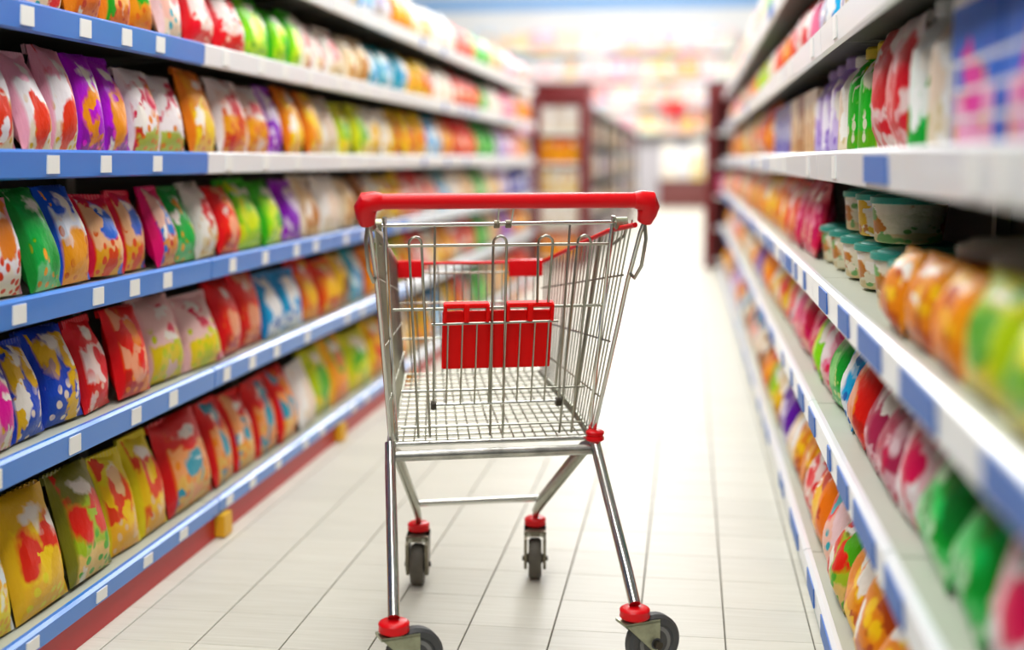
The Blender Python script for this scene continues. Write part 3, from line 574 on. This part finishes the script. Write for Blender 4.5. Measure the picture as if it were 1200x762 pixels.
o = place('gift_bag', BAGS[2], D['pink'][1], (.24, 12.66, .80), 0, (.2, .1, .2)); o.location.z = .742; o.location.y = 12.83; o.location.x = .38
tag(o, 'rose pink bag on the right burgundy end rack', 'bag')
# long low run beyond the left rack
bk = random.Random(3)
for k in range(5):
    y0 = 13.3 + 2.3 * k
    t = empty('dark_shelving_bay', (-1.03, y0 + 1.15, 0)); tag(t, 'dark framed low shelving bay beyond burgundy rack, %s from near end' % ordinal(k + 1), 'shelf', 'dark bays beyond the end rack')
    q = MB(); q.box(-.48, -.461, -1.149, 1.149, 0, 1.62); q.build('back_panel', M['darkframe'], t, False)
    q = MB(); q.box(-.48, 0, -1.149, 1.149, 1.58, 1.64); q.build('top_board', M['darkframe'], t, False)
    for yy in (-1.14, 1.08):
        q = MB(); q.box(-.05, .004, yy, yy + .06, 0, 1.6); q.build('upright', M['darkframe'], t, False)
    for z in (.1, .5, .9, 1.27):
        q = MB(); q.box(-.46, 0, -1.08, 1.08, z - .03, z); q.build('shelf', M['upright'], t, False)
        for c in range(5):
            key = bk.choice(['beige', 'brown', 'lavender', 'grey_white', 'rosewood', 'beige', 'white_y'])
            o = place('carton', BOX, D[key][1], (-1.03 - .16, y0 + .29 + c * .43, z + .001), math.pi / 2, (.39, .26, .26))
            tag(o, '%s, %s along the %s shelf up of %s dark bay' % (D[key][0].format(k='box'), ordinal(c + 1), ordinal((.1, .5, .9, 1.27).index(z) + 1), ordinal(k + 1)), 'box', 'boxes in the dark bays')
# ------------------------------------------------------------------ back of the shop
PAST = ['#f6c0c4', '#f7e3b0', '#f4b8c8', '#cfe0f2', '#f6ead0', '#f2a0a8', '#f7d6da', '#e9d0ea', '#f8cfa8', '#f4f0ea', '#f3d27a', '#d6ead8']
PW = ['rose', 'cream yellow', 'pink', 'pale blue', 'ivory', 'coral', 'blush', 'mauve', 'peach', 'white', 'yellow', 'mint']
PM = [pack_mat('pastel%d' % i, c, c, PAST[(i + 3) % 12], PAST[(i + 5) % 12], PAST[(i + 7) % 12], 'blob', cz=.5, r=.28) for i, c in enumerate(PAST)]
t = empty('display_shelving', (-1.9, 30.7, 0)); tag(t, 'white wall shelving full of pastel boxes high on the back wall', 'shelf')
for z in (1.74, 2.38, 3.02, 3.66):
    q = MB(); q.box(-3.4, 3.2, -.5, 0.03, z - .04, z); q.build('shelf', M['wall'], t, False)
rp = random.Random(11)
for r, z in enumerate((1.74, 2.38, 3.02, 3.66)):
    x = -5.2; n = 0
    while x < 1.0:
        wd = rp.uniform(.36, .62); i = rp.randrange(12); n += 1
        o = place('gift_box', BOX, PM[i], (x + wd / 2, 30.48, z + .001), 0, (wd * .97, .3, rp.uniform(.42, .58)))
        tag(o, '%s gift box, %s from left on the %s wall shelf up' % (PW[i], ordinal(n), ordinal(r + 1)), 'box', 'pastel boxes on the back wall'); x += wd
hb = MB()
pts = [(math.sin(a) ** 3 * .30, (13 * math.cos(a) - 5 * math.cos(2*a) - 2 * math.cos(3*a) - math.cos(4*a)) / 17 * .26) for a in [2 * math.pi * i / 24 for i in range(24)]]
hb.prism(pts, -.06, .06); o = hb.build('heart_cushion', M['red']); o.location = (-.42, 30.10, 2.32)
tag(o, 'red heart cushion hanging before the pastel boxes', 'cushion')
t = empty('service_counter', (-.12, 29.3, 0)); tag(t, 'dark brown counter standing at the far back wall', 'counter')
q = MB(); q.bevbox(-.58, .58, -.3, .3, 0, .60, .02); q.build('body', M['brown'], t)
q = MB(); q.bevbox(-.61, .61, -.33, .33, .60, .64, .01); q.build('worktop', M['darkframe'], t)
for c, (x, key, h) in enumerate(((-.45, 'white', .8), (-.12, 'grey_white', .72), (.2, 'white_y', .84))):
    o = place('carton', BOX, D[key][1], (x - .02, 29.25, .641), 0, (.31, .3, h))
    tag(o, '%s on the brown counter, %s from left' % (D[key][0].format(k='box'), ordinal(c + 1)), 'box', 'boxes on the counter')

# ------------------------------------------------------------------ the shopping cart (x right, y forward, z up)
cart = empty('shopping_cart', (-.3464, 2.4993, 0), .29522)
tag(cart, 'chrome wire shopping trolley with red handle standing on the tiled floor', 'shopping cart')
def V(*a): return Vector(a)
def lerp(a, b_, t): return a + (b_ - a) * t
# handle
q = MB(); q.tube([(-.292, .084, 1.014), (.292, .084, 1.014)], .0165, 18); hd = q.build('handle', M['red'], cart)
for s in (-1, 1):
    q = MB(); q.tube([(s*.268, .084, 1.014), (s*.282, .084, 1.014), (s*.296, .086, 1.012), (s*.301, .092, 1.0), (s*.300, .100, .984), (s*.297, .108, .968)], [.0175, .021, .0245, .0245, .021, .0165], 18)
    q.build('handle_end', M['red'], hd)
# corner points of the basket
def R(w, l, z): return V(w, l, z)
def mir(p, s): return V(s * p.x, p.y, p.z)
TR = R(.284, .125, .975); TF = R(.196, .79, .826); BF = R(.180, .745, .535); BR = R(.241, .352, .438)
for s in (-1, 1):
    side = 'right' if s > 0 else 'left'
    P = lambda a, b_: mir(lerp(lerp(TR, TF, a), lerp(BR, BF, a), b_), s)       # a forward, b down
    e = empty('side_panel', (0, 0, 0)); e.parent = cart; e['label'] = side + ' wire side of the basket'
    q = MB(); q.tube([mir(R(.297, .108, .968), s), mir(R(.290, .118, .94), s), mir(R(.281, .15, .87), s), mir(R(.2765, .170, .832), s), mir(R(.268, .205, .745), s), P(0, 1)], .0052, 10)
    q.build('rear_upright', M['chrome'], e)
    q = MB(); q.tube([mir(R(.296, .106, .972), s), mir(R(.301, .108, .93), s), mir(R(.296, .125, .87), s), mir(R(.285, .142, .842), s), mir(R(.279, .16, .852), s)], .0042, 8); q.build('bumper_loop', M['zinc'], e)
    q = MB(); q.tube([P(0, .03), P(.25, .0), P(1, 0)], .0058, 10); q.build('top_rim', M['red'] if s > 0 else M['zinc'], e)
    q = MB(); q.tube([P(0, 1), P(.5, 1), P(1, 1)], .0045, 8); q.build('bottom_rim', M['zinc'], e)
    g = MB()
    for i in range(1, 26):
        a = i / 26; bot = P(a, 1); g.tube([P(a, .0), P(a, .5), bot], .0021, 5)
    w_ = g.build('wire_grid', M['zinc'], e); w_['kind'] = 'stuff'
    for b_ in (.24, .54, .80):
        q = MB(); q.tube([P(0.02, b_), P(1, b_)], .0022, 6); q.build('rail_wire', M['zinc'], e)
    for a in (.33, .66):
        q = MB(); q.tube([P(a, 0), P(a, 1)], .003, 6); q.build('stiffening_wire', M['zinc'], e)
# floor of the basket
e = empty('basket_floor', (0, 0, 0)); e.parent = cart
g = MB()
FP = lambda u, v: lerp(lerp(mir(BR, -1), BR, u), lerp(mir(BF, -1), BF, u), v)
for i in range(1, 18): g.tube([FP(i / 18, 0), FP(i / 18, 1)], .0019, 5)
for i in range(1, 16): g.tube([FP(0, i / 16) + V(0, 0, -.003), FP(1, i / 16) + V(0, 0, -.003)], .0019, 5)
o = g.build('wire_grid', M['zinc'], e); o['kind'] = 'stuff'
q = MB(); q.tube([FP(0, 0), FP(1, 0)], .0055, 10); q.build('rear_floor_bar', M['chrome'], e)
for v in (.14, .40, .7):
    q = MB(); q.tube([FP(0, v) + V(0, 0, -.006), FP(1, v) + V(0, 0, -.006)], .003, 8); q.build('floor_bar', M['zinc'], e)
# front panel
e = empty('front_panel', (0, 0, 0)); e.parent = cart
g = MB(); QP = lambda u, v: lerp(lerp(mir(TF, -1), TF, u), lerp(mir(BF, -1), BF, u), v)
for i in range(1, 18): g.tube([QP(i / 18, 0), QP(i / 18, 1)], .0021, 5)
o = g.build('wire_grid', M['zinc'], e); o['kind'] = 'stuff'
for v in (.09, .36, .68, 1):
    q = MB(); q.tube([QP(0, v), QP(1, v)], .0026, 6); q.build('rail_wire', M['zinc'], e)
q = MB(); q.tube([QP(0, 0), QP(1, 0)], .0045, 8); q.build('top_rim', M['red'], e)
for u0, u1 in ((.0, .175), (.765, 1.0)):
    a = QP(u0, 0); b_ = QP(u1, 0)
    q = MB(); q.bevbox(a.x, b_.x, a.y - .016, a.y + .012, a.z - .038, a.z + .008, .006); q.build('corner_bumper', M['red'], e)
# rear gate
GT = R(0, .228, .959); GB = R(0, .357, .452)
def G(w_, t, off=0): p = lerp(GT, GB, t); return V(w_, p.y + off, p.z)
def GZ(w_, z, off=0): return G(w_, (GT.z - z) / (GT.z - GB.z), off)
e = empty('rear_gate', (0, 0, 0)); e.parent = cart
q = MB(); q.tube([GZ(-.268, .957), GZ(.268, .960)], .0045, 10); q.build('hinge_bar', M['chrome'], e)
q = MB(); q.tube([GZ(-.250, .911), GZ(.262, .911)], .0034, 8); q.build('gate_bar', M['zinc'], e)
q = MB(); q.tube([GZ(-.236, .763, .01), GZ(.246, .766, .01)], .0034, 8); q.build('flap_rod', M['zinc'], e)
for z in (.568, .478):
    q = MB(); q.tube([GZ(-.217, z), GZ(.214, z)], .0026, 6); q.build('gate_bar', M['zinc'], e)
for s, a, b_ in ((-1, .256, .227), (1, .256, .234)):
    q = MB(); q.tube([GZ(s*a, .975), GZ(s*b_, .445)], .0046, 8); q.build('gate_upright', M['chrome'], e)
    q = MB(); q.tube([GZ(s*.262, .958) + V(0, 0, 0), GZ(s*.262, .958) + V(s*.026, 0, 0)], .014, 14); q.build('hinge_sleeve', M['fork'], e)
    q = MB(); q.tube([GZ(s*.290, .955), GZ(s*.285, .93), GZ(s*.262, .912)], .004, 8); q.build('hinge_hook', M['zinc'], e)
def loop_wire(x0, x1, zt, xb0, xb1, zb):
    pts = [GZ(xb0, zb), GZ(x0, zt - .016)]; c = (x0 + x1) / 2; r = (x1 - x0) / 2
    pts += [GZ(c - r * math.cos(a), zt - .016 + .016 * math.sin(a)) for a in (.5, 1.0, 1.57, 2.14, 2.64)] + [GZ(x1, zt - .016), GZ(xb1, zb)]
    q = MB(); q.tube(pts, .0031, 7); return q.build('loop_wire', M['zinc'], e)
loop_wire(-.202, -.174, .931, -.176, -.149, .452); loop_wire(-.014, .016, .931, -.006, .024, .452)
loop_wire(.178, .208, .931, .161, .190, .452); loop_wire(.088, .121, .931, .092, .117, .775)
q = MB(); q.tube([GZ(-.006, .955), GZ(-.021, 1.003, -.12)], .002, 6); q.tube([GZ(.024, .955), GZ(.010, 1.003, -.12)], .002, 6); q.build('hanger_wire', M['zinc'], e)
q = MB(); q.tube([GZ(-.014, .958), GZ(-.002, .958)], .009, 10); q.tube([GZ(.012, .958), GZ(.024, .958)], .009, 10); q.build('centre_clip', M['frontfork'], e)
# folding child seat
e = empty('child_seat', (0, 0, 0)); e.parent = cart
for s, a, b_ in ((-1, .145, .142), (1, .158, .154)):
    q = MB(); q.tube([GZ(s*a, .957), GZ(s*b_, .52)], .0028, 7); q.build('seat_rod', M['zinc'], e)
    q = MB(); q.tube([GZ(s*(b_ - .006), .532), GZ(s*(b_ + .006), .532)], .011, 10); q.build('pivot', M['bolt'], e)
q = MB(); q.tube([GZ(-.142, .532), GZ(.154, .534)], .0034, 8); q.build('seat_bar', M['chrome'], e)
q = MB(); q.tube([GZ(-.150, .729, -.006), GZ(.142, .732, -.006)], .0028, 7); q.build('seat_bar', M['zinc'], e)
g = MB()
for x in (-.112, -.079, -.046, -.013, .021, .054, .088, .120): g.tube([GZ(x, .731, -.006), GZ(x, .532)], .0022, 6)
o = g.build('wire_grid', M['zinc'], e); o['kind'] = 'stuff'
def plate(x0, x1, z0, z1, name, off=.018, th=.006):
    q = MB(); a, b_ = GZ(0, z1, off), GZ(0, z0, off); d = (b_ - a).normalized(); n = V(1, 0, 0).cross(d); n *= th / 2
    for xx0, xx1 in ((x0, x1),):
        v = [V(xx0, p.y, p.z) + k for k in (-n, n) for p in (a, b_)] + [V(xx1, p.y, p.z) + k for k in (-n, n) for p in (a, b_)]
        q.add(v, [(0, 1, 5, 4), (2, 6, 7, 3), (0, 4, 6, 2), (1, 3, 7, 5), (0, 2, 3, 1), (4, 5, 7, 6)])
    bm = bmesh.new(); me = q.mesh(name, False); bm.from_mesh(me); bmesh.ops.bevel(bm, geom=bm.edges[:], offset=.002, segments=2, affect='EDGES'); bm.to_mesh(me); bm.free()
    me.materials.append(M['redflap']); return link(name, me, e)
fp = plate(-.123, .132, .618, .757, 'seat_flap')
def subplate(*a, **k):
    o = plate(*a, **k); o.parent = fp; return o
# rolled top lips hooked over the rod, one pair a side, with the slot between
for x0, x1 in ((-.122, -.018), (.022, .131)):
    m_ = (x0 + x1) / 2
    subplate(x0, x1, .768, .778, 'hook_lip', off=.004, th=.02)
    for xa, xb in ((x0, x0 + .007), (m_ - .006, m_ + .006), (x1 - .007, x1)): subplate(xa, xb, .735, .776, 'hook_web', off=.002, th=.024)
# chassis
e = cart
q = MB(); q.tube([mir(R(.245, .330, .415), -1), R(.245, .330, .415)], .0125, 16); q.build('rear_crossbar', M['worn'], cart)
q = MB(); q.tube([R(-.158, .628, .216), R(.158, .628, .216)], .0085, 14); q.build('front_crossbar', M['chrome'], cart)
for s in (-1, 1):
    q = MB(); q.tube([mir(R(.2590, 0, .150), s), mir(R(.2560, .06, .205), s), mir(R(.246, .295, .392), s), mir(R(.2435, .330, .425), s), mir(R(.243, .342, .445), s)], .0130, 16)
    q.build('rear_leg', M['chrome'], cart)
    pth = [R(.243, .335, .428), R(.225, .38, .405), R(.165, .61, .215), R(.156, .65, .175), R(.155, .655, .15)]
    q = MB(); q.tube([mir(p, s) for p in pth], [.015, .019, .019, .015, .011], 16)
    def mid_w(y):                      # squeeze the round tube into a flat oval bar
        for a_, b_ in zip(pth, pth[1:]):
            if y <= b_.y or b_ is pth[-1]: return a_.x + (b_.x - a_.x) * max(0, min(1, (y - a_.y) / (b_.y - a_.y)))
    q.v = [(s * mid_w(p[1]) + (p[0] - s * mid_w(p[1])) * .6, p[1], p[2]) for p in q.v]
    q.build('front_leg', M['zinc'], cart)
    q = MB(); q.tube([mir(R(.243, .34, .430), s), mir(R(.225, .50, .478), s), mir(R(.195, .70, .515), s)], .010, 12); q.build('basket_support', M['zinc'], cart)
q = MB(); q.lathe([(.016, -.014), (.022, -.010), (.022, -.003), (.019, -.001), (.019, .002), (.022, .004), (.022, .010), (.016, .014)], 20, Matrix.Translation((.2435, .336, .447)))
q.build('clamp_ring', M['red'], cart)
# casters
def collar(c, parent, r, h):
    q = MB(); q.lathe([(r*.8, -h/2), (r*.94, -h/2 + .003), (r, -h*.28), (r*.97, 0), (r, h*.28), (r*.94, h/2 - .003), (r*.78, h/2)], 24, Matrix.Translation(c)); return q.build('collar', M['red'], parent)
def wheel(parent, r, wd, Mx, rubber=None):
    e = [(r*.2, -wd*.62), (r*.26, -wd*.5), (r*.62, -wd*.40), (r*.66, -wd*.40), (r*.70, -wd*.5), (r*.90, -wd*.5), (r, -wd*.28), (r, wd*.28), (r*.90, wd*.5), (r*.70, wd*.5), (r*.66, wd*.40), (r*.62, wd*.40), (r*.26, wd*.5), (r*.2, wd*.62)]
    q = MB(); q.lathe(e, 32, Mx); t = q.build('wheel', rubber or M['tyre'], parent)
    q = MB()
    for sg in (-1, 1): q.lathe([(r*.30, sg*wd*.44), (r*.60, sg*wd*.415), (r*.60, sg*wd*.43), (r*.30, sg*wd*.46)], 24, Mx)
    q.build('wheel_disc', M['hub'], parent)
    return t
for s in (-1, 1):
    # rear, swivelled sideways
    c = R(s*.259, 0, 0); e = empty('rear_caster', c); e.parent = cart
    collar((0, 0, .131), e, .033, .026)
    off = Vector((.042, -.004, .0628)); A = Matrix.Rotation(math.radians(14 if s > 0 else 14), 4, 'Z')
    off = A @ off
    Mx = Matrix.Translation(off) @ A @ Matrix.Rotation(math.pi / 2, 4, 'X')
    wheel(e, .0625, .032, Mx)
    q = MB()
    for yy in (-.0235, .0195):
        q.prism([(-.034, .114), (.050, .114), (.050, .050), (.040, .046), (.028, .052)], yy, yy + .004, A)
    q.prism([(-.034, .110), (.050, .110), (.050, .116), (-.034, .116)], -.0235, .0235, A); q.build('fork', M['fork'], e)
    q = MB(); q.lathe([(.009, -.032), (.009, .032)], 10, Matrix.Translation(off) @ A @ Matrix.Rotation(math.pi / 2, 4, 'X')); q.build('axle', M['bolt'], e)
    # front, trailing straight behind
    c = R(s*.155, .655, 0); e = empty('front_caster', c); e.parent = cart
    A = Matrix.Rotation(math.radians(-10), 4, 'Z')
    collar((0, 0, .146), e, .029, .024)
    ctr = A @ Vector((0, -.03, .0542)); Mx = Matrix.Translation(ctr) @ A @ Matrix.Rotation(math.pi / 2, 4, 'Y')
    wheel(e, .054, .034, Mx, M['fronttyre'])
    B = A @ Matrix.Rotation(math.pi / 2, 4, 'Z')
    q = MB()
    SW = Matrix(((0, 1, 0, 0), (1, 0, 0, 0), (0, 0, 1, 0), (0, 0, 0, 1)))
    for xx in (-.029, .021): q.prism([(-.034, .132), (.024, .132), (.012, .09), (-.012, .034), (-.050, .030), (-.068, .060), (-.064, .115)], xx, xx + .008, A @ SW)
    q.prism([(-.029, .118), (.029, .118), (.029, .132), (-.029, .132)], -.050, .026, A); q.build('fork', M['frontfork'], e)
    for sx in (-1, 1):
        q = MB(); q.lathe([(.0055, -.003), (.0055, .003)], 8, A @ Matrix.Translation((sx * .017, -.052, .124)) @ Matrix.Rotation(math.pi / 2, 4, 'X')); q.build('rivet', M['zinc'], e)
    q = MB(); q.lathe([(.007, -.034), (.007, .034)], 10, Mx); q.build('axle', M['bolt'], e)
